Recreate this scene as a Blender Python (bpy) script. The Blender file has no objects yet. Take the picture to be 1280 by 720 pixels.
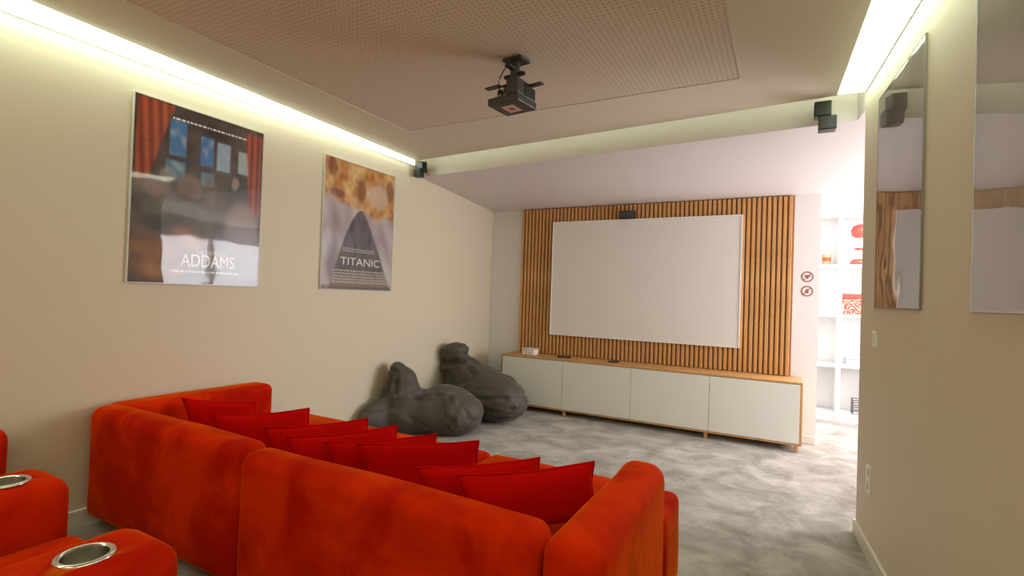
import bpy, bmesh, math, random
from mathutils import Vector, Matrix, noise
random.seed(4)
S = bpy.context.scene
COL = S.collection
PI = math.pi

# ------------------------------------------------------------ camera
cam_d = bpy.data.cameras.new('camera'); cam = bpy.data.objects.new('camera', cam_d); COL.objects.link(cam)
cam_d.sensor_width = 36; cam_d.lens = 634.2 / 1280 * 36
a_, b_, c_ = -.4936, .0147, .0346
fw = Vector((math.sin(a_)*math.cos(b_), math.cos(a_)*math.cos(b_), math.sin(b_)))
r0 = Vector((math.cos(a_), -math.sin(a_), 0)); u0 = r0.cross(fw)
rr = r0*math.cos(c_) + u0*math.sin(c_); uu = -r0*math.sin(c_) + u0*math.cos(c_)
M = Matrix((rr, uu, -fw)).transposed().to_4x4(); M.translation = (0, 0, 1.4)
cam.matrix_world = M
cam_d.clip_start = .02
S.camera = cam
# ------------------------------------------------------------ world, exposure
S.view_settings.view_transform = 'Standard'; S.view_settings.look = 'None'
S.view_settings.gamma = 1; S.view_settings.use_curve_mapping = False
S.view_settings.exposure = 0.33
w = bpy.data.worlds.new('sky'); S.world = w; w.use_nodes = True
w.node_tree.nodes['Background'].inputs[0].default_value = (.80, .88, 1, 1)
w.node_tree.nodes['Background'].inputs[1].default_value = 1.5
LED_COLOR = (.84, 1.0, .76, 1); LED_STRENGTH = 6.2
def area(name, loc, rot, sx, sy, power, color):
    l = bpy.data.lights.new(name, 'AREA'); l.shape = 'RECTANGLE'; l.size = sx; l.size_y = sy
    l.energy = power; l.color = color
    o = bpy.data.objects.new(name, l); COL.objects.link(o); o.location = loc; o.rotation_euler = rot
    return o
# daylight entering by the side room's window (x = 2.3), plus an unseen fill light added under that room's ceiling
area('window_daylight', (2.42, 5.65, 1.6), (0, PI/2, 0), 1.5, 2.2, 95, (1.0, .96, .98))
area('side_room_fill', (1.25, 6.6, 2.56), (0, 0, 0), .9, .9, 55, (1.0, .95, .96))
# warm fill light added behind the camera, stands for no fixture
area('rear_warm_fill', (-1.6, -1.2, 2.74), (math.radians(18), 0, 0), 1.2, .6, 12, (1.0, .70, .45))

# ------------------------------------------------------------ materials
def mat(name, color=(.8, .8, .8), rough=.5, metal=0, sheen=0, sheen_tint=None, spec=.5, bump=None, emit=None, coat=0):
    m = bpy.data.materials.new(name); m.use_nodes = True
    nt = m.node_tree; b = nt.nodes['Principled BSDF']
    b.inputs['Base Color'].default_value = (*color, 1); b.inputs['Roughness'].default_value = rough
    b.inputs['Metallic'].default_value = metal; b.inputs['Specular IOR Level'].default_value = spec
    b.inputs['Coat Weight'].default_value = coat
    if sheen:
        b.inputs['Sheen Weight'].default_value = sheen; b.inputs['Sheen Roughness'].default_value = .28
        if sheen_tint: b.inputs['Sheen Tint'].default_value = (*sheen_tint, 1)
    if emit:
        b.inputs['Emission Color'].default_value = (*emit[0], 1); b.inputs['Emission Strength'].default_value = emit[1]
    if bump:
        sc, st, di = bump
        n = nt.nodes.new('ShaderNodeTexNoise'); n.inputs['Scale'].default_value = sc; n.inputs['Detail'].default_value = 4
        tc = nt.nodes.new('ShaderNodeTexCoord'); nt.links.new(tc.outputs['Object'], n.inputs['Vector'])
        bp = nt.nodes.new('ShaderNodeBump'); bp.inputs['Strength'].default_value = st; bp.inputs['Distance'].default_value = di
        nt.links.new(n.outputs['Fac'], bp.inputs['Height']); nt.links.new(bp.outputs['Normal'], b.inputs['Normal'])
    return m
def ramp_color(m, vec_scale, stops, detail=4, rough=.6, distort=0, scale=1.0, pos=None):
    nt = m.node_tree; b = nt.nodes['Principled BSDF']
    tc = nt.nodes.new('ShaderNodeTexCoord'); mp = nt.nodes.new('ShaderNodeMapping')
    mp.inputs['Scale'].default_value = vec_scale
    n = nt.nodes.new('ShaderNodeTexNoise'); n.inputs['Scale'].default_value = scale; n.inputs['Detail'].default_value = detail
    n.inputs['Roughness'].default_value = rough; n.inputs['Distortion'].default_value = distort
    cr = nt.nodes.new('ShaderNodeValToRGB')
    for i, (p, c) in enumerate(stops):
        e = cr.color_ramp.elements[i] if i < 2 else cr.color_ramp.elements.new(p)
        e.position = p; e.color = (*c, 1)
    nt.links.new(tc.outputs['Object'], mp.inputs['Vector']); nt.links.new(mp.outputs[0], n.inputs['Vector'])
    nt.links.new(n.outputs['Fac'], cr.inputs['Fac']); nt.links.new(cr.outputs['Color'], b.inputs['Base Color'])
    return n
m_wall = mat('painted_wall', (.70, .62, .47), .55, bump=(160, .05, .002))
m_white_wall = mat('white_wall', (.80, .78, .77), .6)
m_soffit = mat('soffit_paint', (.74, .69, .68), .6)
m_ceil = mat('ceiling_paint', (.69, .62, .51), .7)
m_base = mat('white_skirting', (.78, .75, .68), .4)
m_red = mat('red_velvet', (.5, .01, .006), .8, sheen=.6, sheen_tint=(1, .25, .0), spec=.03, bump=(14, .22, .02))
ramp_color(m_red, (1, 1, 1), [(.38, (.44, .008, .001)), (.62, (.66, .028, .001))], detail=3, scale=3.0, distort=.6)
m_red_pil = mat('red_cushion_velvet', (.52, .003, .002), .85, sheen=.10, sheen_tint=(1, .12, .01), spec=.03, bump=(18, .2, .015))
m_bag = mat('charcoal_fabric', (.085, .073, .062), .6, sheen=.25, bump=(60, .15, .004), spec=.35)
m_wood = mat('oak_wood', (.55, .33, .14), .45)
ramp_color(m_wood, (4, 4, .6), [(.3, (.50, .25, .085)), (.7, (.66, .37, .14))], detail=5, scale=6)
m_slat = mat('oak_slat', (.55, .30, .1), .45)
ramp_color(m_slat, (9, 9, .8), [(.3, (.52, .24, .075)), (.7, (.72, .39, .14))], detail=5, scale=5)
m_slat_back = mat('oak_backing', (.36, .17, .06), .7)
m_door = mat('cabinet_white', (.80, .79, .74), .35)
m_screen = mat('screen_fabric', (.80, .76, .74), .8)
m_white = mat('white_plastic', (.85, .84, .82), .35)
m_black = mat('black_plastic', (.012, .012, .013), .4)
m_dgrey = mat('dark_grey_plastic', (.05, .045, .045), .45)
m_steel = mat('brushed_steel', (.72, .70, .66), .18, metal=1)
m_cupin = mat('steel_cup_inside', (.35, .33, .28), .3, metal=1)
m_led = mat('led_diffuser', (.9, .9, .9), .5, emit=(LED_COLOR[:3], LED_STRENGTH))
m_led2 = mat('led_strip', (.9, .9, .9), .5, emit=(LED_COLOR[:3], 5.0))
m_frame = mat('clear_frame_edge', (.62, .60, .58), .25)
m_redp = mat('red_print', (.62, .05, .03), .4)
m_ring = mat('faded_red_print', (.42, .13, .11), .5)
m_orange = mat('orange_card', (.78, .30, .10), .5)
m_ink = mat('white_ink', (.93, .91, .86), .5)
m_ink2 = mat('pale_ink', (.55, .52, .46), .5)
m_label = mat('pale_label', (.72, .50, .40), .5)
m_mark = mat('sticker_ink', (.28, .10, .08), .5)
m_pic_white = mat('sticker_white', (.82, .80, .80), .5)

# carpet: soft grey pile with brushed lighter and darker patches
m_carpet = mat('grey_carpet', (.4, .38, .36), .95, sheen=.3, spec=.1)
n1 = ramp_color(m_carpet, (1, 1, 1), [(.35, (.25, .225, .19)), (.50, (.37, .34, .30)), (.65, (.51, .47, .425))], detail=8, scale=3.4, distort=.5, rough=.66)
nt = m_carpet.node_tree
n = nt.nodes.new('ShaderNodeTexNoise'); n.inputs['Scale'].default_value = 120; n.inputs['Detail'].default_value = 3
tc = nt.nodes.new('ShaderNodeTexCoord'); nt.links.new(tc.outputs['Object'], n.inputs['Vector'])
bp = nt.nodes.new('ShaderNodeBump'); bp.inputs['Strength'].default_value = .5; bp.inputs['Distance'].default_value = .01
nt.links.new(n.outputs['Fac'], bp.inputs['Height']); nt.links.new(bp.outputs['Normal'], nt.nodes['Principled BSDF'].inputs['Normal'])

# acoustic board: grid of tiny holes
m_perf = mat('perforated_board', (.62, .53, .44), .75)
nt = m_perf.node_tree; tc = nt.nodes.new('ShaderNodeTexCoord'); sx = nt.nodes.new('ShaderNodeSeparateXYZ')
nt.links.new(tc.outputs['Object'], sx.inputs[0])
def mth(op, a, b=None):
    q = nt.nodes.new('ShaderNodeMath'); q.operation = op
    for i, v in enumerate((a, b)):
        if v is None: continue
        if isinstance(v, (int, float)): q.inputs[i].default_value = v
        else: nt.links.new(v, q.inputs[i])
    return q.outputs[0]
ds = []
for ax in (0, 1):
    fr = mth('FRACT', mth('MULTIPLY', sx.outputs[ax], 1/.030)); d = mth('SUBTRACT', fr, .5); ds.append(mth('MULTIPLY', d, d))
dist = mth('SQRT', mth('ADD', ds[0], ds[1])); hole = mth('LESS_THAN', dist, .23)
mx = nt.nodes.new('ShaderNodeMix'); mx.data_type = 'RGBA'
mx.inputs['A'].default_value = (.68, .60, .485, 1); mx.inputs['B'].default_value = (.50, .41, .32, 1)
nt.links.new(hole, mx.inputs['Factor']); nt.links.new(mx.outputs['Result'], nt.nodes['Principled BSDF'].inputs['Base Color'])

# clear pane: transparent with a Fresnel mirror layer
def pane_mat(name, ior):
    m = bpy.data.materials.new(name); m.use_nodes = True; nt = m.node_tree; nt.nodes.clear()
    o = nt.nodes.new('ShaderNodeOutputMaterial'); mix = nt.nodes.new('ShaderNodeMixShader'); f = nt.nodes.new('ShaderNodeFresnel')
    f.inputs['IOR'].default_value = ior
    t = nt.nodes.new('ShaderNodeBsdfTransparent'); t.inputs[0].default_value = (.96, .96, .96, 1)
    g = nt.nodes.new('ShaderNodeBsdfGlossy'); g.inputs['Roughness'].default_value = .03
    geo = nt.nodes.new('ShaderNodeNewGeometry'); bf = nt.nodes.new('ShaderNodeMath'); bf.operation = 'SUBTRACT'; bf.inputs[0].default_value = 1
    nt.links.new(geo.outputs['Backfacing'], bf.inputs[1])
    mu = nt.nodes.new('ShaderNodeMath'); mu.operation = 'MULTIPLY'
    nt.links.new(f.outputs[0], mu.inputs[0]); nt.links.new(bf.outputs[0], mu.inputs[1])
    nz = nt.nodes.new('ShaderNodeTexNoise'); nz.inputs['Scale'].default_value = 2.2; tcc = nt.nodes.new('ShaderNodeTexCoord')
    bpp = nt.nodes.new('ShaderNodeBump'); bpp.inputs['Strength'].default_value = .12; bpp.inputs['Distance'].default_value = .03
    nt.links.new(tcc.outputs['Object'], nz.inputs['Vector']); nt.links.new(nz.outputs['Fac'], bpp.inputs['Height'])
    nt.links.new(bpp.outputs['Normal'], g.inputs['Normal'])
    nt.links.new(mu.outputs[0], mix.inputs[0]); nt.links.new(t.outputs[0], mix.inputs[1]); nt.links.new(g.outputs[0], mix.inputs[2])
    nt.links.new(mix.outputs[0], o.inputs[0])
    return m
m_pane = pane_mat('clear_acrylic', 1.55)
m_pane_r = pane_mat('clear_acrylic_bowed', 5.0)

# ------------------------------------------------------------ helpers
def link(name, bm, m, parent=None, loc=None, smooth=False):
    """bm is in world coordinates; the object's origin goes to loc or to its parent's origin"""
    me = bpy.data.meshes.new(name)
    org = Vector(loc) if loc is not None else (parent_world(parent) if parent else Vector((0, 0, 0)))
    bmesh.ops.translate(bm, verts=bm.verts, vec=-org)
    bm.normal_update(); bm.to_mesh(me); bm.free()
    for mm in (m if isinstance(m, (list, tuple)) else [m]): me.materials.append(mm)
    if smooth:
        for p in me.polygons: p.use_smooth = True
    o = bpy.data.objects.new(name, me); COL.objects.link(o)
    if parent:
        o.parent = parent; o.location = org - parent_world(parent)
    else: o.location = org
    return o
def parent_world(o):
    v = Vector(o.location)
    while o.parent: o = o.parent; v += Vector(o.location)
    return v
def tag(o, label=None, cat=None, group=None, kind=None):
    if label: o['label'] = label
    if cat: o['category'] = cat
    if group: o['group'] = group
    if kind: o['kind'] = kind
    return o
def thing(name, label, cat, loc, group=None):
    o = bpy.data.objects.new(name, None); COL.objects.link(o); o.location = loc; o.empty_display_size = .1
    return tag(o, label, cat, group)
def struct(name, bm, m, label=None):
    o = link(name, bm, m); o['kind'] = 'structure'
    if label: o['label'] = label
    return o
def box(bm, x0, y0, z0, x1, y1, z1, bev=0, seg=1, rot=None):
    ret = bmesh.ops.create_cube(bm, size=1); vs = ret['verts']
    c = Vector(((x0+x1)/2, (y0+y1)/2, (z0+z1)/2)); s = (abs(x1-x0), abs(y1-y0), abs(z1-z0))
    for v in vs: v.co = Vector((v.co.x*s[0], v.co.y*s[1], v.co.z*s[2]))
    if bev:
        es = list({e for v in vs for e in v.link_edges})
        r = bmesh.ops.bevel(bm, geom=es, offset=bev, segments=seg, profile=.5, affect='EDGES', clamp_overlap=True)
        vs = list({v for f in r['faces'] for v in f.verts} | {v for v in vs if v.is_valid})
    for v in vs:
        if rot: v.co = rot @ v.co
        v.co += c
    return vs
def B(*a, **k):
    bm = bmesh.new(); box(bm, *a, **k); return bm
def prism(bm, poly, z0, z1):
    """poly = list of (x, y); z0/z1 numbers or lists per corner"""
    n_ = len(poly); g = lambda z, i: z[i] if isinstance(z, (list, tuple)) else z
    lo = [bm.verts.new((p[0], p[1], g(z0, i))) for i, p in enumerate(poly)]
    hi = [bm.verts.new((p[0], p[1], g(z1, i))) for i, p in enumerate(poly)]
    bm.faces.new(lo[::-1]); bm.faces.new(hi)
    for i in range(n_): bm.faces.new((lo[i], lo[(i+1) % n_], hi[(i+1) % n_], hi[i]))
    bmesh.ops.recalc_face_normals(bm, faces=bm.faces)
    return bm
def PR(poly, z0, z1): return prism(bmesh.new(), poly, z0, z1)
def lathe(bm, prof, c, seg=32, close=False):
    rings = []
    for r, z in prof:
        rings.append([bm.verts.new((c[0]+r*math.cos(2*PI*k/seg), c[1]+r*math.sin(2*PI*k/seg), c[2]+z)) for k in range(seg)])
    for i in range(len(rings)-1):
        for k in range(seg):
            bm.faces.new((rings[i][k], rings[i][(k+1) % seg], rings[i+1][(k+1) % seg], rings[i+1][k]))
    if close: bm.faces.new(rings[0][::-1]); bm.faces.new(rings[-1])
    bmesh.ops.recalc_face_normals(bm, faces=bm.faces)
    return bm
def cyl(bm, p0, p1, r, seg=12):
    p0, p1 = Vector(p0), Vector(p1); d = p1-p0
    q = bmesh.ops.create_cone(bm, cap_ends=True, segments=seg, radius1=r, radius2=r, depth=d.length)
    R_ = d.to_track_quat('Z', 'Y').to_matrix()
    for v in q['verts']: v.co = R_ @ v.co + (p0+p1)/2
    return bm
def soften(bm, amp=.006, sc=3.0):
    """slight unevenness of upholstery"""
    bm.normal_update()
    for v in bm.verts:
        v.co += v.normal * (noise.noise(v.co*sc) * amp)
def pad(x0, y0, z0, x1, y1, z1, bev=.06, amp=.008, puff=.0):
    """upholstered block: densely cut, rounded, slightly puffed"""
    bm = bmesh.new(); vs = box(bm, x0, y0, z0, x1, y1, z1)
    bmesh.ops.bevel(bm, geom=list(bm.edges), offset=bev, segments=5, profile=.5, affect='EDGES', clamp_overlap=True)
    long_ = [e for e in bm.edges if e.calc_length() > .25]
    bmesh.ops.subdivide_edges(bm, edges=long_, cuts=5, use_grid_fill=True)
    cx, cy, cz = (x0+x1)/2, (y0+y1)/2, (z0+z1)/2; hx, hy, hz = (x1-x0)/2, (y1-y0)/2, (z1-z0)/2
    if puff:
        for v in bm.verts:
            u, w_ = (v.co.x-cx)/hx, (v.co.y-cy)/hy
            if v.co.z > cz: v.co.z += puff*(1-u*u)*(1-w_*w_)
    soften(bm, amp, 2.5)
    return bm

# ------------------------------------------------------------ room
LX, BY = -3.55, 5.99
def rx(y): return .485 - .075*(y-3)          # right wall's face
def sy(x): return 4.1145 - .0774*x           # soffit's front line
def lx(y): return -3.38 - .0377*(y-1.05)     # ceiling board's left edge
def rpx(y): return .318 - .037*(y-2.77)      # ceiling board's right edge
def py(x): return 3.968 - .0774*x            # ceiling board's far edge
YR, YE = -2.2, 3.84
struct('floor', B(-3.8, YR-.2, -.1, 2.6, 7.9, 0), m_carpet)
struct('wall_left', B(LX-.15, YR-.1, 0, LX, BY+.12, 3.0), m_wall)
struct('wall_back', B(LX, BY, 0, .305, BY+.12, 3.0), m_white_wall)
struct('wall_right', PR([(rx(YR), YR), (rx(YR)+.14, YR), (rx(YE)+.14, YE), (rx(YE), YE)], 0, 2.98), m_wall)
struct('wall_rear', B(LX-.1, YR-.12, 0, 1.1, YR, 3.0), m_wall)
# side room walls
struct('wall_side_room_front', B(rx(YE)+.141, YE-.12, 0, 2.4, YE, 3.0), m_white_wall)
struct('wall_side_room_far', B(.1, 7.78, 0, 2.4, 7.9, 3.0), m_white_wall)
struct('wall_side_room_left', B(.1, BY+.121, 0, .2, 7.78, 3.0), m_white_wall)
bm = bmesh.new(); box(bm, 2.3, YE+.001, 0, 2.42, 7.779, .8); box(bm, 2.3, YE+.001, 2.3, 2.42, 7.779, 3.0)
box(bm, 2.3, YE+.001, .8, 2.42, 4.5, 2.3); box(bm, 2.3, 6.8, .8, 2.42, 7.779, 2.3)
struct('wall_side_room_right', bm, m_white_wall)
bm = bmesh.new()
for a in ((4.5, .8, 4.56, 2.3), (6.74, .8, 6.8, 2.3), (4.56, .8, 6.74, .86), (4.56, 2.24, 6.74, 2.3), (5.62, .86, 5.68, 2.24)):
    box(bm, 2.34, a[0], a[1], 2.39, a[2], a[3])
struct('window_1', bm, m_white)
# ceilings
struct('ceiling', B(LX, YR, 2.98, 1.0, 4.6, 3.05), m_ceil)
bx0, bx1 = -2.93, -.28; by1 = 3.42; bz = 2.80
# dropped ceiling board round the acoustic board
bm = bmesh.new()
prism(bm, [(lx(YR), YR+.001), (bx0, YR+.001), (bx0, by1), (bx0, py(bx0)), (lx(4.23), py(lx(4.23)))], bz, bz+.05)
prism(bm, [(bx1, YR+.001), (rpx(YR), YR+.001), (rpx(3.947), py(rpx(3.947))), (bx1, py(bx1))], bz, bz+.05)
prism(bm, [(bx0, by1), (bx1, by1), (bx1, py(bx1)), (bx0, py(bx0))], bz, bz+.05)
struct('trim_1', bm, m_ceil, 'smooth border of the dropped ceiling')
struct('ceiling_acoustic', B(bx0, YR+.001, bz-.002+.006, bx1, by1, bz+.05), m_perf, 'perforated acoustic field of the dropped ceiling')
# soffit: lower ceiling in front of the screen, also over the side room
zf, zbk = 2.661, 2.535
poly = [(LX, sy(LX)), (rx(4.1)+.0, sy(.42)), (2.3, sy(2.3)), (2.3, BY), (LX, BY)]
struct('trim_2', PR(poly, [zf, zf, zf, zbk, zbk], 2.979), m_soffit, 'lowered ceiling in front of the screen')
struct('ceiling_side_room', B(.2, BY+.001, 2.6, 2.3, 7.78, 2.7), m_white_wall)
bm = bmesh.new(); prism(bm, [(rx(YE)+.141, YE+.001), (2.3, YE+.001), (2.3, sy(2.3)-.001), (rx(4.1)+.001, sy(.42)-.001), (rx(YE)+.01, YE+.001)], 2.661, 2.9)
struct('trim_3', bm, m_soffit, 'strip of ceiling between the right wall end and the soffit')
# skirtings
struct('baseboard_left', B(LX+.0005, YR+.001, 0, LX+.016, BY-.001, .085, bev=.004), m_base)
struct('baseboard_right', PR([(rx(YR)-.016, YR), (rx(YR)-.0005, YR), (rx(YE)-.0005, YE), (rx(YE)-.016, YE)], 0, .085), m_base)
struct('baseboard_back', B(LX+.02, BY-.016, 0, .305, BY-.0005, .085, bev=.004), m_base)

# LED light slots between the ceiling board and the walls
def led(name, poly, zl, label):
    t = thing(name, label, 'ceiling light', (sum(p[0] for p in poly)/4, sum(p[1] for p in poly)/4, 2.78), 'light slots along the ceiling')
    link('diffuser', PR(poly, zl, [z+.012 for z in zl]), m_led, t)
    # thin aluminium lip on the wall side
    (x0, y0), (x1, y1) = poly[0], poly[3]
    s = 1 if x0 < -1 else -1
    link('profile_lip', PR([(x0, y0), (x0+s*.006, y0), (x1+s*.006, y1), (x1, y1)], zl[0]-.006, zl[0]-.0005), m_white, t)
ya, yb = YR+.02, 4.28
led('led_light_slot', [(LX+.001, ya), (lx(ya)-.002, ya), (lx(yb-.04)-.002, yb-.06), (LX+.001, yb)], [2.765, 2.80, 2.80, 2.765],
    'long white light slot along the top of the left wall above the two framed posters')
ya, yb = YR+.02, 3.93
led('led_light_slot', [(rx(ya)-.001, ya), (rpx(ya)+.002, ya), (rpx(yb)+.002, yb), (rx(YE)-.001, YE)], [2.765, 2.80, 2.80, 2.765],
    'bright white light slot along the top of the right wall, ending at a black speaker')

t = thing('led_strip', 'concealed light strip behind the ceiling board edge, washing the soffit face', 'ceiling light', (-1.6, 4.05, 2.88), 'light slots along the ceiling')
xa, xb = -3.36, .24
link('diffuser', PR([(xa, py(xa)-.03), (xb, py(xb)-.03), (xb, py(xb)-.005), (xa, py(xa)-.005)], bz+.052, bz+.066), m_led2, t)

# ------------------------------------------------------------ slatted wall panel + screen
sp = thing('slatted_wall_panel', 'oak wall panel of vertical slats behind the white projection screen', 'wall panel', (-1.5, 5.985, .68))
link('backing', B(-3.075, 5.965, .672, .07, 5.988, 2.53), m_slat_back, sp)
N = 64; pitch = 3.14/N; first = None
for i in range(N):
    x = -3.072 + pitch*i
    if first is None:
        first = link('slat', B(x, 5.938, .674, x+pitch*.62, 5.965, 2.529, bev=.003), m_slat, sp, loc=(x, 5.95, 1.6))
    else:
        s = first.copy(); COL.objects.link(s); s.parent = sp; s.location.x = first.location.x + pitch*i
scr = thing('projection_screen', 'large white projection screen mounted on the oak slats', 'projection screen', (-1.5, 5.92, .93))
X0, X1, Z0, Z1 = -2.615, -.414, .924, 2.348
link('screen_surface', B(X0+.012, 5.905, Z0+.012, X1-.012, 5.925, Z1-.012), m_screen, scr)
bm = bmesh.new()
for a in ((X0, Z0, X1, Z0+.012), (X0, Z1-.012, X1, Z1), (X0, Z0+.012, X0+.012, Z1-.012), (X1-.012, Z0+.012, X1, Z1-.012)):
    box(bm, a[0], 5.898, a[1], a[2], 5.937, a[3])
link('frame', bm, m_white, scr)

# ------------------------------------------------------------ media cabinet
XL, XR, YC, ZK, ZB = -3.105, .171, 5.555, .669, .066
cab = thing('media_cabinet', 'long low oak cabinet with four white doors under the projection screen', 'cabinet', (-1.47, 5.75, 0))
link('top', B(XL, YC, ZK-.02, XR, 5.96, ZK, bev=.003), m_wood, cab)
bm = bmesh.new(); box(bm, XL, YC, ZB, XL+.02, 5.96, ZK-.021); link('side_panel', bm, m_wood, cab)
bm = bmesh.new(); box(bm, XR-.02, YC, ZB, XR, 5.96, ZK-.021); link('side_panel', bm, m_wood, cab)
link('bottom', B(XL+.0205, YC+.003, ZB, XR-.0205, 5.96, ZB+.018), m_wood, cab)
link('back_panel', B(XL+.0205, 5.945, ZB+.019, XR-.0205, 5.959, ZK-.021), m_wood, cab)
dw = (XR-XL-.04)/4
for i in range(4):
    x = XL+.02+dw*i
    link('door', B(x+.002, YC-.004, ZB+.021, x+dw-.002, YC+.016, ZK-.024, bev=.002), m_door, cab)
    if i: link('divider', B(x-.009, YC+.02, ZB+.019, x+.009, 5.94, ZK-.021), m_wood, cab)
for x in (XL+.03, -2.27, -.70, XR-.06):
    for y in (YC+.02, 5.88):
        bm = bmesh.new(); box(bm, x, y, 0, x+.03, y+.04, ZB-.0005, bev=.003); link('leg', bm, m_wood, cab)
# things on the cabinet
t = thing('white_box', 'small white lidded box at the left end of the oak cabinet', 'box', (-2.79, 5.72, ZK))
link('body', B(-2.875, 5.66, ZK, -2.70, 5.78, ZK+.066, bev=.012, seg=3), m_white, t)
link('lid', B(-2.88, 5.655, ZK+.067, -2.695, 5.785, ZK+.08, bev=.006, seg=2), m_white, t)
for dx in (-.03, .03):
    bm = bmesh.new(); cyl(bm, (-2.787+dx, 5.6605, ZK+.036), (-2.787+dx, 5.657, ZK+.036), .007); link('button', bm, m_dgrey, t)
def remote(x, y, rz, L_, label):
    t = thing('remote_control', label, 'remote control', (x, y, ZK)); t.rotation_euler.z = rz
    def pt(name, bm, m):
        me = bpy.data.meshes.new(name); bm.to_mesh(me); bm.free(); me.materials.append(m)
        o = bpy.data.objects.new(name, me); COL.objects.link(o); o.parent = t
    pt('body', B(-L_/2, -.022, 0, L_/2, .022, .018, bev=.006, seg=2), m_black)
    bm = bmesh.new()
    for i in range(5):
        for j in (-1, 0, 1): box(bm, -L_/2+.02+i*L_/7, j*.012-.003, .018, -L_/2+.028+i*L_/7, j*.012+.003, .020)
    pt('buttons', bm, m_dgrey)
remote(-2.33, 5.72, .05, .17, 'thin black remote control beside the white box on the cabinet')
remote(-1.72, 5.73, .5, .12, 'short dark remote control near the middle of the cabinet top')
# centre speaker above the screen
t = thing('centre_speaker', 'small black box speaker on the slats just above the screen', 'speaker', (-1.66, 5.937, 2.35))
link('cabinet', B(-1.752, 5.86, 2.355, -1.572, 5.937, 2.445, bev=.006, seg=2), m_black, t)
link('grille', B(-1.742, 5.855, 2.365, -1.582, 5.860, 2.435, bev=.002), m_dgrey, t)

# no-phone style round stickers
def disc(bm, c, r, y, seg=28, r_in=0):
    for k in range(seg):
        a0, a1 = 2*PI*k/seg, 2*PI*(k+1)/seg
        P_ = lambda r__, a: (c[0]+r__*math.cos(a), c[1]+r__*math.sin(a))
        if r_in: pts = [P_(r_in, a0), P_(r, a0), P_(r, a1), P_(r_in, a1)]
        else: pts = [P_(0, 0)[:2], P_(r, a0), P_(r, a1)]
        fr_ = [bm.verts.new((p[0], y, p[1])) for p in pts]; bk = [bm.verts.new((p[0], y+.0008, p[1])) for p in pts]
        bm.faces.new(fr_); bm.faces.new(bk[::-1])
        for i in range(len(pts)): bm.faces.new((fr_[i], bk[i], bk[(i+1) % len(pts)], fr_[(i+1) % len(pts)]))
    return bm
def sticker(z, icon, label):
    t = thing('round_wall_sticker', label, 'sticker', (.198, BY, z), 'prohibition stickers on the white wall')
    link('disc', disc(bmesh.new(), (.198, z), .05, BY-.0015), m_pic_white, t)
    bm = disc(bmesh.new(), (.198, z), .055, BY-.003, r_in=.042)
    rt = Matrix.Rotation(-PI/4, 3, 'Y'); box(bm, .198-.048, BY-.003, z-.004, .198+.048, BY-.0022, z+.004, rot=rt)
    link('red_ring', bm, m_ring, t)
    bm = bmesh.new()
    if icon == 0: box(bm, .172, BY-.0022, z-.002, .224, BY-.0016, z+.018); box(bm, .188, BY-.0022, z-.02, .208, BY-.0016, z-.002)
    else: box(bm, .180, BY-.0022, z-.022, .212, BY-.0016, z+.012); box(bm, .190, BY-.0022, z+.013, .219, BY-.0016, z+.022)
    link('pictogram', bm, m_mark, t)
sticker(1.695, 0, 'upper of the two round red prohibition stickers beside the slatted panel')
sticker(1.548, 1, 'lower of the two round red prohibition stickers beside the slatted panel')

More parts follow.
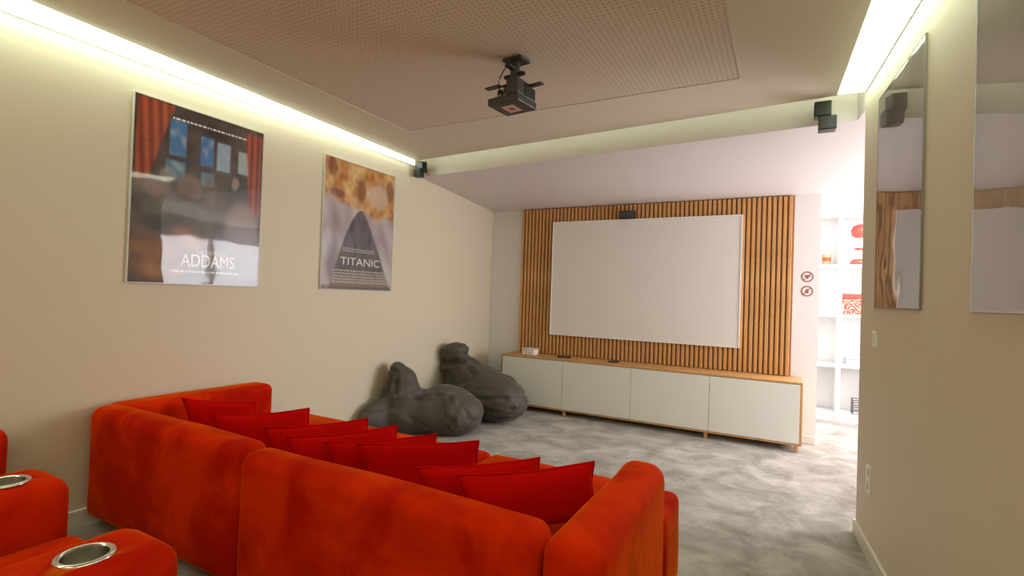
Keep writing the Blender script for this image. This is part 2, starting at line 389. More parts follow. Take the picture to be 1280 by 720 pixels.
# ------------------------------------------------------------ posters
def lerp(a, b, t): return tuple(a[i]+(b[i]-a[i])*t for i in range(3))
def sm(e0, e1, x):
    t = max(0, min(1, (x-e0)/(e1-e0))); return t*t*(3-2*t)
def nz(u, v, s, o=0): return noise.noise(Vector((u*s, v*s, o)))
def srgb(r, g, b): return tuple((c/255)**2.2 for c in (r, g, b))
def in_box(u, v, x0, y0, x1, y1, e=.008): return sm(x0-e, x0+e, u)*(1-sm(x1-e, x1+e, u))*sm(y0-e, y0+e, v)*(1-sm(y1-e, y1+e, v))
def blob(u, v, cx, cy, rx_, ry_, e=.35):
    d = math.hypot((u-cx)/rx_, (v-cy)/ry_); return 1-sm(1-e, 1+e, d)
def art_hall(u, v):
    """generic dim hall: orange drapes, blue windows, soft pale and dark patches"""
    c = lerp(srgb(58, 40, 34), srgb(104, 84, 70), .5+.9*nz(u, v, 5)+.5*nz(u, v, 17, 7))
    for x0, y0, x1, y1, col in ((.24, .72, .36, .92, (74, 130, 185)), (.47, .70, .57, .87, (70, 125, 190)), (.60, .69, .71, .86, (160, 185, 205)),
                                (.78, .70, .88, .84, (175, 190, 190)), (.22, .60, .36, .69, (85, 140, 165)), (.48, .58, .58, .66, (110, 140, 160))):
        c = lerp(c, lerp(srgb(*col), srgb(205, 215, 215), max(0, nz(u, v, 16, 3))*.8), in_box(u, v, x0, y0, x1, y1))
    el = .24-.20*(1-v)*1.6
    fold = .5+.5*math.sin(u*95+v*8)
    d1 = in_box(u, v, .02, .50, max(.08, .27-.38*(1-v)), 1.0, .012)*sm(.50, .60, v)
    c = lerp(c, lerp(srgb(140, 52, 25), srgb(200, 95, 45), fold), d1)
    d2 = in_box(u, v, .84+.10*(1-v), .45, .985, .97, .012)
    c = lerp(c, lerp(srgb(125, 45, 25), srgb(195, 85, 45), .5+.5*math.sin(u*110)), d2)
    for bx, by, ax, ay, col, k in ((.16, .53, .09, .06, (150, 120, 120), .8), (.40, .56, .10, .07, (150, 125, 110), .8), (.24, .60, .06, .04, (180, 165, 150), .6),
                                (.56, .56, .06, .09, (125, 105, 95), .7), (.78, .55, .09, .14, (70, 62, 66), .9), (.76, .63, .03, .04, (190, 165, 145), .7),
                                (.83, .36, .13, .16, (165, 140, 128), .85), (.84, .16, .20, .22, (140, 138, 148), .85), (.35, .40, .26, .07, (120, 122, 100), .55),
                                (.28, .33, .22, .05, (50, 45, 40), .8)):
        c = lerp(c, srgb(*col), k*blob(u+.02*nz(u, v, 12, 2), v, bx, by, ax, ay))
    sw = blob(u, v, .25, .17+.10*nz(u, v, 3, 9), .30, .15)
    c = lerp(c, lerp(srgb(100, 55, 22), srgb(185, 125, 60), .5+.8*nz(u*.6+v, v-u*.5, 9, 4)), .85*sw)
    c = lerp(c, srgb(75, 50, 38), .7*(1-sm(.0, .06, v)))
    return c
def art_wedge(u, v):
    """generic abstract: golden top, pale lilac sides, dark grey wedge"""
    c = lerp(srgb(165, 148, 152), srgb(215, 205, 205), .5+1.0*nz(u*1.4+v*.5, v*.7, 5))
    c = lerp(c, srgb(225, 222, 230), .7*blob(u, v, .06, .34, .07, .12)); c = lerp(c, srgb(130, 125, 150), .5*blob(u, v, .14, .22, .08, .16))
    top = sm(.63, .72, v+.09*nz(u, v, 5, 1)+.08*sm(.45, .7, u))
    g = lerp(srgb(200, 125, 55), srgb(240, 195, 125), .5+1.0*nz(u, v, 7, 5)+.6*nz(u, v, 19, 6))
    g = lerp(g, srgb(140, 75, 40), .8*max(blob(u, v, .50, .80, .06, .10), blob(u, v, .10, .93, .06, .07), blob(u, v, .93, .85, .06, .10), blob(u, v, .17, .74, .10, .035)))
    g = lerp(g, srgb(225, 195, 175), .8*blob(u, v, .75, .78, .15, .10))
    c = lerp(c, g, top)
    # wedge with apex at (.52, .64)
    h = (.64-v)/.64
    if h > 0:
        l = .50-.40*h**.62; r_ = .52+.46*h**.85
        k = sm(l-.015, l+.015, u)*(1-sm(r_-.015, r_+.015, u))
        wcol = lerp(srgb(75, 72, 84), srgb(120, 108, 110), .5+.9*nz(u*1.5, v*.4, 12, 8))
        wcol = lerp(wcol, srgb(175, 150, 120), (1-sm(.04, .16, v))*.6)
        c = lerp(c, wcol, k)
    c = lerp(c, srgb(95, 85, 85), .75*(1-sm(.01, .05, v)))
    return c
def art_dusk(u, v):
    c = lerp(srgb(120, 104, 84), srgb(165, 148, 126), .5+.9*nz(u, v, 3, 12))
    return lerp(c, srgb(175, 165, 160), .5*blob(u, v, .5, .65, .35, .2))
def art_pale(u, v):
    return lerp(srgb(190, 178, 170), srgb(220, 212, 206), .5+.9*nz(u, v, 2.5, 20))
def art_mat(name):
    m = mat(name, rough=.45); nt = m.node_tree; a = nt.nodes.new('ShaderNodeVertexColor'); a.layer_name = 'print'
    nt.links.new(a.outputs['Color'], nt.nodes['Principled BSDF'].inputs['Base Color']); return m
m_art = art_mat('poster_print')
def poster(label, O, U, W_, H_, art, nu, nv, texts, pane, name='framed_poster', edge=m_frame):
    """O = lower corner on the left as seen, U = unit vector to the viewer's right; normal = U x up"""
    O = Vector(O); U = Vector(U).normalized(); Z = Vector((0, 0, 1)); Nn = U.cross(Z)
    T = .010 if pane is m_pane_r else .018; KT = T/.018
    t = thing(name, label, 'poster', O+U*W_/2, 'framed posters on the walls')
    pt = lambda u, v, d: O+U*u+Z*v+Nn*d*KT
    def slab(bm, u0, v0, u1, v1, d0, d1):
        q = [bm.verts.new(pt(*a)) for a in ((u0, v0, d0), (u1, v0, d0), (u1, v1, d0), (u0, v1, d0), (u0, v0, d1), (u1, v0, d1), (u1, v1, d1), (u0, v1, d1))]
        for f in ((3, 2, 1, 0), (4, 5, 6, 7), (0, 1, 5, 4), (1, 2, 6, 5), (2, 3, 7, 6), (3, 0, 4, 7)): bm.faces.new([q[i] for i in f])
        bmesh.ops.recalc_face_normals(bm, faces=bm.faces)
    bm = bmesh.new(); slab(bm, .004, .004, W_-.004, H_-.004, .001, .012); link('backboard', bm, m_white, t)
    # print
    bm = bmesh.new(); cl = bm.loops.layers.float_color.new('print')
    g = [[bm.verts.new(pt(.006+(W_-.012)*i/nu, .006+(H_-.012)*j/nv, .0128)) for i in range(nu+1)] for j in range(nv+1)]
    for j in range(nv):
        for i in range(nu):
            f = bm.faces.new((g[j][i], g[j][i+1], g[j+1][i+1], g[j+1][i]))
            for l, (a, b) in zip(f.loops, ((i, j), (i+1, j), (i+1, j+1), (i, j+1))):
                l[cl] = (*[max(0, min(1, x)) for x in art(a/nu, b/nv)], 1)
    pr = link('print', bm, m_art, t)
    for (s, cu, cv, width, height, mm, nm) in texts:
        bm = bmesh.new()
        if s.startswith('-'):            # rows of print too small to read
            rows = int(s[1:]); random.seed(rows)
            for r_ in range(rows):
                x = cu-width/2
                yv = cv+height/2-(r_+.5)*height/rows
                while x < cu+width/2-.01:
                    l_ = random.uniform(.008, .03); slab(bm, x, yv-height/rows*.28, min(x+l_, cu+width/2), yv+height/rows*.28, .0130, .0134); x += l_+.008
            link(nm, bm, mm, pr); continue
        cu_ = bpy.data.curves.new('t', 'FONT'); cu_.body = s; cu_.size = 1; cu_.extrude = 0
        to = bpy.data.objects.new('t', cu_); COL.objects.link(to)
        dg = bpy.context.evaluated_depsgraph_get(); me = bpy.data.meshes.new_from_object(to.evaluated_get(dg))
        bpy.data.objects.remove(to); bm.from_mesh(me); bpy.data.meshes.remove(me)
        xs = [v.co.x for v in bm.verts]; ys = [v.co.y for v in bm.verts]; x0, x1, y0, y1 = min(xs), max(xs), min(ys), max(ys)
        for v in bm.verts: v.co = pt(cu+((v.co.x-x0)/(x1-x0)-.5)*width, cv+((v.co.y-y0)/(y1-y0)-.5)*height, .0132)
        r = bmesh.ops.extrude_face_region(bm, geom=list(bm.faces))
        bmesh.ops.translate(bm, verts=[e for e in r['geom'] if isinstance(e, bmesh.types.BMVert)], vec=Nn*.0004*KT)
        bmesh.ops.recalc_face_normals(bm, faces=bm.faces)
        link(nm, bm, mm, pr)
    bm = bmesh.new(); slab(bm, .002, .002, W_-.002, H_-.002, .0145, .0165); link('pane', bm, pane, t)
    bm = bmesh.new()
    for a in ((0, 0, W_, .006), (0, H_-.006, W_, H_), (0, .006, .006, H_-.006), (W_-.006, .006, W_, H_-.006)): slab(bm, *a, .0005, .018)
    link('frame', bm, edge, t)
    return t
ZP0, ZP1 = 1.398, 2.573
W1, H1 = 2.488-1.606, ZP1-ZP0
poster('clear framed film poster with orange drapes and blue windows, reading ADDAMS', (LX, 1.606, ZP0), (0, 1, 0), W1, H1, art_hall, 150, 200,
       [('ADDAMS', .50, .165, .37, .085, m_ink, 'lettering'), ('LA FAMILLE', .52, .225, .20, .03, m_ink2, 'lettering'),
        ('-1', .49, .088, .46, .022, m_ink, 'small_print'), ('-1', .49, 1.085, .52, .022, m_ink, 'small_print')], m_pane)
W2 = 3.969-3.071
poster('clear framed film poster with golden top and dark wedge, reading TITANIC', (LX, 3.071, ZP0), (0, 1, 0), W2, H1, art_wedge, 130, 180,
       [('TITANIC', .47, .265, .50, .07, m_ink, 'lettering'), ('-2', .44, .37, .40, .04, m_ink2, 'small_print'),
        ('-5', .50, .125, .74, .13, m_ink2, 'small_print')], m_pane)
ur = Vector((.075, -1, 0)).normalized()
m_edge_dark = mat('dark_frame_edge', (.22, .19, .15), .4)
poster('framed poster nearest the right wall end, its clear pane mirroring the oak slats', (rx(3.464), 3.464, ZP0), ur, .775, H1, art_dusk, 40, 60, [], m_pane_r, edge=m_edge_dark)
poster('framed poster at the right edge of the photo, mirroring the pale soffit and screen', (rx(2.184), 2.184, ZP0), ur, .90, H1, art_pale, 40, 60, [], m_pane_r)

# switches and sockets on the right wall
def wall_plate(name, y, z, h, label, cat, n_):
    x = rx(y); t = thing(name, label, cat, (x, y, z))
    bm = PR([(rx(y-.04)-.010, y-.04), (rx(y-.04)-.0005, y-.04), (rx(y+.04)-.0005, y+.04), (rx(y+.04)-.010, y+.04)], z-h/2, z+h/2)
    link('plate', bm, m_white, t)
    for k in range(n_):
        zz = z-h/2+h*(k+.5)/n_
        if cat == 'switch':
            link('rocker', PR([(rx(y-.026)-.016, y-.026), (rx(y-.026)-.0105, y-.026), (rx(y+.026)-.0105, y+.026), (rx(y+.026)-.013, y+.026)], zz-.028, zz+.028), m_base, t)
        else:
            bm = bmesh.new(); cyl(bm, (x-.0102, y, zz), (x-.0135, y, zz), .024, 24); link('socket_ring', bm, m_base, t)
            bm = bmesh.new(); cyl(bm, (x-.0136, y-.009, zz), (x-.0142, y-.009, zz), .003, 8); cyl(bm, (x-.0136, y+.009, zz), (x-.0142, y+.009, zz), .003, 8); link('pin_hole', bm, m_dgrey, t)
wall_plate('light_switch', 3.45, 1.23, .085, 'white light switch on the right wall near its end', 'switch', 1)
wall_plate('wall_socket', 3.52, .43, .15, 'white double wall socket low on the right wall', 'socket', 2)

# ------------------------------------------------------------ surround speakers
def wall_speaker(label, pts):
    c = pts['at']; t = thing('surround_speaker', label, 'speaker', c, 'black surround speakers at the soffit')
    x, y, z = c
    link('upper_box', B(*pts['upper'], bev=.006, seg=2), m_black, t)
    link('lower_box', B(*pts['lower'], bev=.006, seg=2), m_black, t)
    link('bracket', B(*pts['bracket'], bev=.003), m_dgrey, t)
    return t
wall_speaker('black speaker with stepped body on the soffit at the right end of the ceiling', dict(at=(.20, 4.09, 2.70),
    upper=(.145, 3.93, 2.672, .245, 4.02, 2.772), lower=(.172, 3.92, 2.575, .275, 4.01, 2.668), bracket=(.18, 4.021, 2.69, .22, sy(.2)-.001, 2.73)))
t = wall_speaker('small black speaker high in the left corner between light slot and soffit', dict(at=(-3.48, 4.3, 2.72),
    upper=(-3.495, 4.235, 2.71, -3.40, 4.31, 2.788), lower=(-3.505, 4.22, 2.625, -3.425, 4.30, 2.708), bracket=(-3.49, 4.311, 2.70, -3.45, sy(-3.47)-.001, 2.74)))
link('cable', cyl(bmesh.new(), (-3.385, 4.27, 2.68), (-3.39, 4.27, 2.797), .006, 8), m_black, t)

# ------------------------------------------------------------ projector
pj = thing('ceiling_projector', 'dark grey projector hanging from the middle of the ceiling', 'projector', (-1.48, 2.70, 2.8))
c = Vector((-1.44, 2.60, 0)); rz = Matrix.Rotation(math.radians(-7), 3, 'Z')
def pj_box(name, x0, y0, z0, x1, y1, z1, m, bev=.004, parent=None, seg=2):
    bm = bmesh.new(); vs = box(bm, x0, y0, z0, x1, y1, z1, bev=bev, seg=seg)
    for v in bm.verts: v.co = rz @ v.co + c
    return link(name, bm, m, parent or pj)
body = pj_box('bottom_shell', -.108, -.10, 2.50, .108, .10, 2.545, m_dgrey, .008)
pj_box('chassis', -.100, -.02, 2.546, .100, .095, 2.622, m_black, .006)
pj_box('rear_block', .02, -.098, 2.546, .102, -.022, 2.635, m_dgrey, .008)
for k in range(3): pj_box('port', -.085+.035*k, -.03, 2.565, -.062+.035*k, -.0205, 2.590, m_cupin, .001, seg=1)
bm = bmesh.new(); cyl(bm, (0, .096, 2.58), (0, .125, 2.58), .032, 24)
for v in bm.verts: v.co = rz @ (v.co+Vector((-.04, 0, 0))) + c
link('lens', bm, m_black, pj)
pj_box('mount_wing', -.165, -.06, 2.628, -.06, -.02, 2.636, m_dgrey, .002)
pj_box('mount_wing', .07, .03, 2.628, .175, .07, 2.636, m_dgrey, .002)
pj_box('mount_plate', -.07, -.02, 2.637, .08, .08, 2.647, m_black, .003)
bm = bmesh.new(); cyl(bm, (-.01, .03, 2.647), (-.01, .03, 2.785), .028, 20)
for v in bm.verts: v.co = rz @ v.co + c
link('mount_pole', bm, m_dgrey, pj)
pj_box('ceiling_bracket', -.07, -.02, 2.786, .06, .09, 2.7995, m_black, .004)
pj_box('bracket_arm', -.085, .02, 2.70, .06, .045, 2.72, m_black, .004)
pj_box('bracket_arm', -.03, -.05, 2.735, .01, .09, 2.75, m_black, .004)
lb = pj_box('label', -.045, -.05, 2.4985, .04, .05, 2.4998, m_label, 0)
pj_box('label_mark', -.018, -.02, 2.4978, .016, .022, 2.4984, m_mark, 0, parent=pj)
for k in range(2):
    bm = bmesh.new(); P0 = Vector((-.07+.03*k, -.03, 2.60)); P1 = Vector((-.05, .03, 2.79)); mid = Vector((-.12-.02*k, -.02, 2.70)); last = None
    for q in range(9):
        t_ = q/8; p = P0*(1-t_)**2 + mid*2*t_*(1-t_) + P1*t_*t_; p = rz @ p + c
        if last is not None: cyl(bm, last, p, .0035, 6)
        last = p
    link('cable', bm, m_white if k else m_black, pj)

# ------------------------------------------------------------ red sectional sofa
sofa = thing('sectional_sofa', 'large red velvet sectional sofa seen from behind, facing the screen', 'sofa', (-2, 2.0, 0))
SY0, SZ = 1.415, .685
link('backrest', pad(-3.50, SY0+.01, .05, -2.105, SY0+.185, SZ, .065), m_red, sofa, smooth=True)
link('backrest', pad(-2.100, SY0-.01, .05, -.64, SY0+.165, SZ-.008, .065), m_red, sofa, smooth=True)
link('armrest', pad(-3.52, SY0+.10, .05, -3.31, 2.50, SZ+.004, .05), m_red, sofa, smooth=True)
link('armrest', pad(-.638, SY0-.03, .05, -.435, 2.34, SZ, .075), m_red, sofa, smooth=True)
link('seat_base', pad(-3.30, SY0+.15, .05, -.44, 2.62, .27, .03), m_red, sofa, smooth=True)
xs_ = [-3.305, -2.43, -1.545, -.672]
for i in range(3):
    link('seat_cushion', pad(xs_[i]+.003, SY0+.19, .272, xs_[i+1]-.003, 2.74-.02*i, .445, .045, puff=.02), m_red, sofa, smooth=True)
link('seat_front_corner', pad(-.655, 2.25, .06, -.425, 2.60, .475, .045), m_red, sofa, smooth=True)
for x, y in ((-3.4, 1.55), (-.58, 1.55), (-3.4, 2.4), (-.6, 2.5), (-2.08, 1.55), (-2.08, 2.5)):
    link('foot', cyl(bmesh.new(), (x, y, 0), (x, y, .06), .025, 16), m_black, sofa)

# ------------------------------------------------------------ cushions
def cushion(TL, TR, down, label, th=.075):
    TL, TR = Vector(TL), Vector(TR); D = Vector(down); U = (TR-TL)/2; V = -D/2; Cc = (TL+TR)/2 + D/2
    Nn = U.cross(V).normalized(); n_ = 18; bm = bmesh.new(); sd = random.random()*50
    def pos(u, v, s):
        cu = 1-.085*(1-v*v)*abs(u)**2; cv = 1-.11*(1-u*u)*abs(v)**2
        x, y = u*cu, v*cv
        t_ = th*((1-u**4)*(1-v**4))**.55 * (1-.25*max(0, v))
        wr = noise.noise(Vector((u*1.6+sd, v*1.6, s)))*.012*(1-u*u*v*v)
        return Cc + U*x + V*y + Nn*(s*t_ + wr*.6)
    gr = {}
    for s in (-1, 1):
        for j in range(n_+1):
            for i in range(n_+1):
                ed = i in (0, n_) or j in (0, n_)
                key = (i, j, 0 if ed else s)
                if key not in gr: gr[key] = bm.verts.new(pos(-1+2*i/n_, -1+2*j/n_, s))
        for j in range(n_):
            for i in range(n_):
                g_ = lambda a, b: gr[(a, b, 0 if (a in (0, n_) or b in (0, n_)) else s)]
                f = (g_(i, j), g_(i+1, j), g_(i+1, j+1), g_(i, j+1))
                bm.faces.new(f if s > 0 else f[::-1])
    bmesh.ops.recalc_face_normals(bm, faces=bm.faces)
    # piping along the edge
    ring = [(-1+2*i/n_, -1) for i in range(n_)] + [(1, -1+2*i/n_) for i in range(n_)] + [(1-2*i/n_, 1) for i in range(n_)] + [(-1, 1-2*i/n_) for i in range(n_)]
    base = Cc + D*.5; t = thing('throw_cushion', label, 'cushion', base, 'red throw cushions along the sofa back')
    link('cover', bm, m_red_pil, t, smooth=True)
    bm = bmesh.new(); pts = [pos(u, v, 0) for u, v in ring]
    cen = sum(pts, Vector())/len(pts); rings_ = []
    for i, p in enumerate(pts):
        tg = (pts[(i+1) % len(pts)]-pts[i-1]).normalized(); n1_ = Nn; n2_ = tg.cross(n1_).normalized(); n1_ = n2_.cross(tg)
        rings_.append([bm.verts.new(p+(n1_*math.cos(a*PI/4)+n2_*math.sin(a*PI/4))*.0045) for a in range(8)])
    for i in range(len(pts)):
        A_, B_ = rings_[i], rings_[(i+1) % len(pts)]
        for a in range(8): bm.faces.new((A_[a], A_[(a+1) % 8], B_[(a+1) % 8], B_[a]))
    bmesh.ops.recalc_face_normals(bm, faces=bm.faces)
    link('piping', bm, m_red_pil, t, smooth=True)
    return t
dn = Vector((.02, .10, -.30))
C_ = [((-3.24, 1.80, .70), (-2.93, 2.08, .672), 'red throw cushion deepest in the left corner of the sofa, against the left arm'),
      ((-2.66, 1.63, .712), (-2.37, 2.02, .718), 'second red throw cushion from the left arm, showing a raised pointed corner'),
      ((-2.28, 1.66, .700), (-1.96, 2.06, .712), 'third red throw cushion from the left arm, partly behind the sofa back'),
      ((-2.02, 1.585, .712), (-1.74, 2.04, .712), 'fourth red throw cushion from the left arm, leaning in the middle of the row'),
      ((-1.845, 1.655, .702), (-1.48, 2.025, .712), 'fifth red throw cushion from the left arm, only its thin upper edge seen'),
      ((-1.685, 1.70, .712), (-1.25, 2.05, .712), 'sixth red throw cushion from the left arm, broad and facing the camera'),
      ((-1.265, 1.595, .712), (-.895, 1.965, .720), 'red throw cushion just behind the one nearest the right arm'),
      ((-1.070, 1.585, .725), (-.68, 2.04, .722), 'nearest and largest looking red throw cushion, beside the right arm of the sofa')]
for TL, TR, lab in C_:
    u = (Vector(TR)-Vector(TL)).normalized(); perp = Vector((-u.y, u.x, 0))
    if perp.y < 0: perp = -perp
    lean = -perp if False else perp
    cushion(TL, TR, Vector((0, 0, -.252))+Vector((.4, .9, 0))*.05, lab, th=.03 if 'fifth' in lab or 'sixth' in lab else .048)

# ------------------------------------------------------------ red recliners, front left
def arm_bm(xa, xb, yf, zt):
    return pad(xa, -.15, .05, xb, yf, zt, .075, amp=.004)
def cup(t, x, y, z, par):
    bm = lathe(bmesh.new(), [(.054, .004), (.058, .008), (.066, .008), (.071, .004), (.071, .0)], (x, y, z), 40); link('cup_rim', bm, m_steel, par, smooth=True)
    bm = lathe(bmesh.new(), [(.0555, .003), (.0545, .0), (.054, -.10), (.046, -.105), (.001, -.105)], (x, y, z), 40); link('cup_well', bm, m_cupin, par, smooth=True)
def hole_arm(xa, xb, yf, zt, hx, hy):
    """upholstered arm whose top is cut by a round well (boolean)"""
    bm = arm_bm(xa, xb, yf, zt); me = bpy.data.meshes.new('a'); bm.to_mesh(me); bm.free()
    o = bpy.data.objects.new('a', me); COL.objects.link(o)
    bm = bmesh.new(); cyl(bm, (hx, hy, zt-.11), (hx, hy, zt+.1), .0565, 40); mc = bpy.data.meshes.new('b'); bm.to_mesh(mc); bm.free()
    oc = bpy.data.objects.new('b', mc); COL.objects.link(oc)
    md = o.modifiers.new('cut', 'BOOLEAN'); md.operation = 'DIFFERENCE'; md.object = oc; md.solver = 'EXACT'
    dg = bpy.context.evaluated_depsgraph_get(); ev = bpy.data.meshes.new_from_object(o.evaluated_get(dg))
    bm = bmesh.new(); bm.from_mesh(ev)
    for q in (o, oc): bpy.data.objects.remove(q)
    return bm
yf = .90
t1 = thing('cinema_recliner', 'red velvet cinema recliner with a steel cup holder in each arm, front left', 'armchair', (-2.15, .4, 0), 'red cinema recliners')
for xa, xb, hx, hy in ((-1.85, -1.545, -1.690, .700), (-2.72, -2.42, -2.54, .795)):
    hx = max(hx, xa+.085)
    zt = .638
    o = link('armrest', hole_arm(xa, xb, yf+(.065 if xa < -2 else 0), zt, hx, hy), m_red, t1, smooth=True)
    cup(t1, hx, hy, zt-.001, o)
link('seat_cushion', pad(-2.415, .02, .22, -1.853, .97, .43, .06, puff=.015), m_red, t1, smooth=True)
link('seat_base', pad(-2.415, .0, .05, -1.853, .90, .215, .03), m_red, t1, smooth=True)
bm = pad(-2.415, -.26, .10, -1.853, .015, 1.05, .08); link('backrest', bm, m_red, t1, smooth=True)
link('foot_plate', B(-2.6, .1, .0, -1.7, .75, .049), m_black, t1)
t2 = thing('cinema_recliner', 'part of a red recliner at the left photo edge, close to the wall', 'armchair', (-3.1, .5, 0), 'red cinema recliners')
link('armrest', pad(-3.50, -.15, .05, -3.285, 1.045, .60+.075, .07, amp=.004), m_red, t2, smooth=True)
link('seat_cushion', pad(-3.28, .02, .22, -2.745, .93, .43, .06, puff=.015), m_red, t2, smooth=True)
link('seat_base', pad(-3.28, .0, .05, -2.745, .88, .215, .03), m_red, t2, smooth=True)
link('backrest', pad(-3.28, -.26, .10, -2.745, .015, 1.05, .08), m_red, t2, smooth=True)
link('foot_plate', B(-3.4, .1, 0, -2.85, .8, .049), m_black, t2)

# ------------------------------------------------------------ bean bags
def sculpt(name, balls, creases, vox=.022, amp=.02):
    bm = bmesh.new()
    for (cx, cy, cz, a, b, c2) in balls:
        r = bmesh.ops.create_icosphere(bm, subdivisions=3, radius=1)
        for v in r['verts']: v.co = Vector((cx+v.co.x*a, cy+v.co.y*b, cz+v.co.z*c2))
    me = bpy.data.meshes.new('s'); bm.to_mesh(me); bm.free(); o = bpy.data.objects.new('s', me); COL.objects.link(o)
    md = o.modifiers.new('r', 'REMESH'); md.mode = 'VOXEL'; md.voxel_size = vox
    sm_ = o.modifiers.new('s', 'SMOOTH'); sm_.iterations = 14; sm_.factor = .6
    dg = bpy.context.evaluated_depsgraph_get(); ev = bpy.data.meshes.new_from_object(o.evaluated_get(dg))
    bpy.data.objects.remove(o); bm = bmesh.new(); bm.from_mesh(ev); bm.normal_update()
    for v in bm.verts:
        p = v.co.copy(); d = 0
        # long soft folds of stretched cloth
        q = Vector((p.x*3.0+p.z*2, p.y*3.0, p.z*6.5)); nn = noise.noise(q+Vector((3, 1, 0)))
        d += amp*(-(1-min(1, abs(nn)*5))**2*.9) + amp*.7*noise.noise(p*3.2)
        for (ax, ay, az, bx, by, bz_, wd, dep) in creases:
            A = Vector((ax, ay, az)); Bv = Vector((bx, by, bz_)); ab = Bv-A; tt = max(0, min(1, (p-A).dot(ab)/ab.length_squared))
            dist = (p-(A+ab*tt)).length; d -= dep*math.exp(-(dist/wd)**2); d += dep*.45*math.exp(-((dist-wd*1.9)/wd)**2)
        v.co = p + v.normal*d
    for v in bm.verts:
        if v.co.z < .004: v.co.z = .004
        if v.co.x < LX+.02: v.co.x = LX+.02
    return bm
ba = thing('bean_bag', 'slumped charcoal bean bag with a pointed flap, the nearer of the two', 'bean bag', (-3.05, 4.2, 0), 'charcoal bean bags by the left wall')
ballsA = [(-2.90, 4.26, .20, .30, .30, .23), (-3.08, 4.22, .19, .34, .34, .23), (-3.30, 4.12, .18, .26, .36, .24), (-3.40, 4.0, .26, .20, .22, .25),
          (-3.36, 4.0, .40, .18, .18, .19), (-3.34, 3.99, .52, .135, .14, .13), (-3.39, 3.96, .62, .09, .10, .09), (-3.03, 4.34, .33, .26, .2, .13), (-3.45, 3.75, .15, .12, .25, .2)]
link('cover', sculpt('a', ballsA, [(-3.44, 3.80, .30, -3.36, 3.86, .62, .022, .05), (-3.30, 3.84, .42, -3.33, 3.88, .60, .018, .035), (-3.30, 3.88, .33, -3.0, 4.12, .36, .028, .055), (-3.2, 3.9, .2, -2.95, 4.1, .30, .025, .04), (-2.72, 4.0, .1, -2.85, 4.1, .42, .022, .03),
      (-3.10, 4.02, .20, -2.98, 4.1, .38, .03, .03), (-2.8, 4.02, .12, -2.75, 4.05, .30, .03, .02)]), m_bag, ba, smooth=True)
bb = thing('bean_bag', 'rounded charcoal bean bag with folded top, beside the oak cabinet', 'bean bag', (-2.85, 4.9, 0), 'charcoal bean bags by the left wall')
ballsB = [(-2.84, 4.93, .27, .37, .34, .27), (-2.70, 4.88, .24, .29, .28, .235), (-3.05, 4.98, .35, .30, .26, .25), (-3.26, 5.0, .49, .22, .20, .18),
          (-3.40, 4.98, .56, .17, .16, .18), (-3.41, 4.94, .72, .165, .15, .09), (-3.36, 4.94, .76, .15, .13, .075), (-3.38, 5.02, .3, .17, .2, .3)]
link('cover', sculpt('b', ballsB, [(-3.50, 4.84, .58, -3.22, 4.84, .64, .03, .055), (-3.20, 4.84, .62, -3.02, 4.80, .50, .03, .03),
      (-2.8, 4.58, .16, -2.45, 4.72, .22, .018, .03), (-2.85, 4.58, .28, -2.5, 4.68, .33, .018, .028), (-2.9, 4.62, .38, -2.55, 4.7, .42, .018, .02), (-3.1, 4.7, .30, -3.0, 4.65, .48, .02, .03), (-2.85, 4.6, .08, -2.5, 4.7, .10, .02, .02)]), m_bag, bb, smooth=True)
fc = thing('floor_cushion', 'dark folded floor cushion squeezed between bean bag and cabinet end', 'cushion', (-3.30, 5.62, 0))
link('cover', sculpt('c', [(-3.32, 5.6, .2, .17, .24, .2), (-3.32, 5.6, .36, .165, .25, .10)], [(-3.45, 5.38, .3, -3.15, 5.38, .3, .02, .02)], amp=.012), m_bag, fc, smooth=True)

# ------------------------------------------------------------ shelving in the side room
sh = thing('white_shelving', 'tall white open shelving unit in the bright side room', 'shelving', (.95, 7.58, 0))
SYF, SYB = 7.40, 7.775
cols = [.205, .575, 1.05, 1.55]; zs_ = [.06, .655, 1.275, 1.885, 2.53]
for x in cols: link('upright', B(x, SYF, 0, x+.045, SYB, 2.598, bev=.002), m_white, sh)
for i in range(3):
    for z in zs_: link('shelf', B(cols[i]+.0455, SYF+.002, z, cols[i+1]-.0005, SYB-.013, z+(.035 if z < 2.4 else .066)), m_white, sh)
link('back_panel', B(.2505, SYB-.012, .05, 1.549, SYB-.001, 2.59), m_white, sh)
link('plinth', B(.2505, SYF+.02, 0, 1.549, SYF+.035, .059), m_white, sh)
# cup
t = thing('popcorn_cup', 'orange paper popcorn cup on the left of the upper shelf', 'cup', (.45, 7.50, 1.92))
link('cup_wall', lathe(bmesh.new(), [(.001, 0), (.040, 0), (.055, .135), (.050, .135), (.037, .01)], (.45, 7.50, 1.9205), 24), m_orange, t, smooth=True)
link('rim', lathe(bmesh.new(), [(.053, .13), (.060, .135), (.060, .15), (.050, .15)], (.45, 7.50, 1.9205), 24), m_label, t, smooth=True)
link('band', lathe(bmesh.new(), [(.0455, .045), (.0515, .095)], (.45, 7.50, 1.9205), 24), m_redp, t)
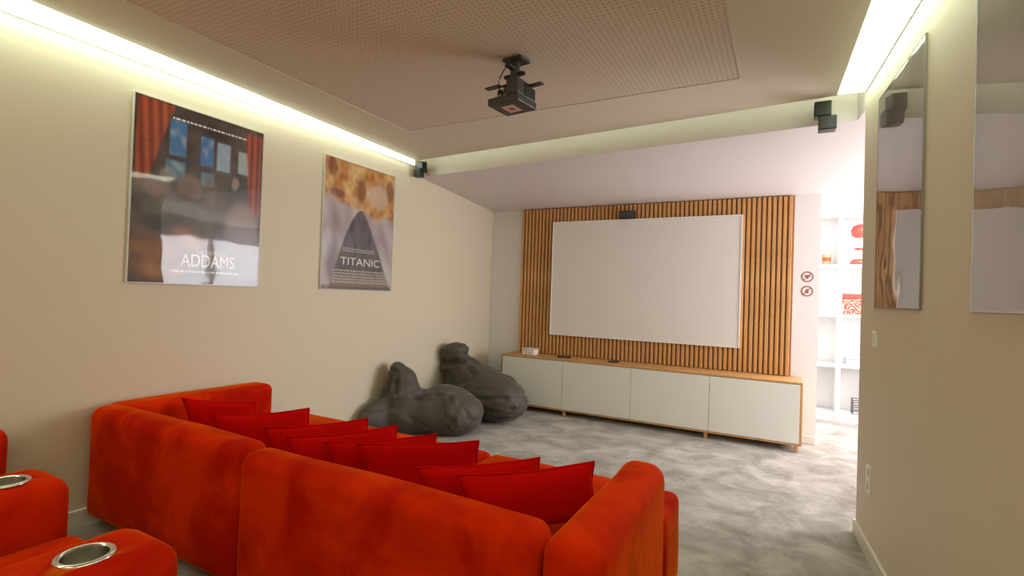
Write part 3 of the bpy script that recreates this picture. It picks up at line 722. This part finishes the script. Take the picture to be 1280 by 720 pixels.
# red and white ornament
x, y, z = .80, 7.50, 1.9205
t = thing('shelf_ornament', 'tall red and white ornament with round red head on the upper shelf', 'ornament', (x, y, z))
link('base', lathe(bmesh.new(), [(.001, 0), (.10, 0), (.105, .02), (.09, .06), (.05, .075), (.001, .08)], (x, y, z), 28), m_redp, t, smooth=True)
link('stem', lathe(bmesh.new(), [(.04, .075), (.025, .13), (.03, .2), (.055, .26), (.04, .33)], (x, y, z), 24), m_white, t, smooth=True)
link('collar', lathe(bmesh.new(), [(.028, .18), (.06, .19), (.06, .205), (.030, .215)], (x, y, z), 24), m_redp, t, smooth=True)
link('head', lathe(bmesh.new(), [(.04, .33), (.085, .36), (.10, .42), (.08, .475), (.03, .50), (.001, .505)], (x, y, z), 28), m_redp, t, smooth=True)
link('face_plate', lathe(bmesh.new(), [(.001, .0), (.05, .004), (.055, .012), (.001, .014)], (x, y-.02, z+.345), 20), m_white, t, smooth=True)
# red patterned tin
x, y, z = .735, 7.50, 1.3105
t = thing('popcorn_tin', 'red patterned square tin with plain red lid on the middle shelf', 'tin', (x, y, z))
m_tin = mat('tin_print', (.7, .2, .15), .4); ramp_color(m_tin, (1, 1, 1), [(.50, (.70, .05, .03)), (.60, (.80, .50, .40))], detail=3, scale=45)
link('body', B(x-.11, y-.09, z, x+.11, y+.10, z+.19, bev=.008, seg=2), m_tin, t)
link('lid', B(x-.117, y-.097, z+.191, x+.117, y+.107, z+.255, bev=.008, seg=2), m_redp, t)
# storage items lower down
t = thing('folded_cloth', 'pale grey folded cloth with blue edge on the lower shelf', 'cloth', (.80, 7.52, .6905))
for k in range(3):
    link('fold', B(.68, 7.42, .6905+.035*k, .95, 7.66, .7235+.035*k, bev=.012, seg=3), mat('pale_cloth' if k < 2 else 'blue_cloth', (.62, .63, .66) if k < 2 else (.42, .48, .62), .9), t)
t = thing('wire_basket', 'small dark wire basket on the bottom shelf of the white unit', 'basket', (.84, 7.52, .0955))
bm = bmesh.new()
for k in range(4):
    zz = .105+.055*k; P4 = [(.76, 7.43), (.94, 7.43), (.94, 7.62), (.76, 7.62)]
    for i in range(4): cyl(bm, (*P4[i], zz), (*P4[(i+1) % 4], zz), .004, 6)
for px_, py_ in ((.76, 7.43), (.82, 7.43), (.88, 7.43), (.94, 7.43), (.94, 7.62), (.76, 7.62), (.94, 7.525), (.76, 7.525)): cyl(bm, (px_, py_, .0965), (px_, py_, .27), .004, 6)
link('wires', bm, m_dgrey, t)
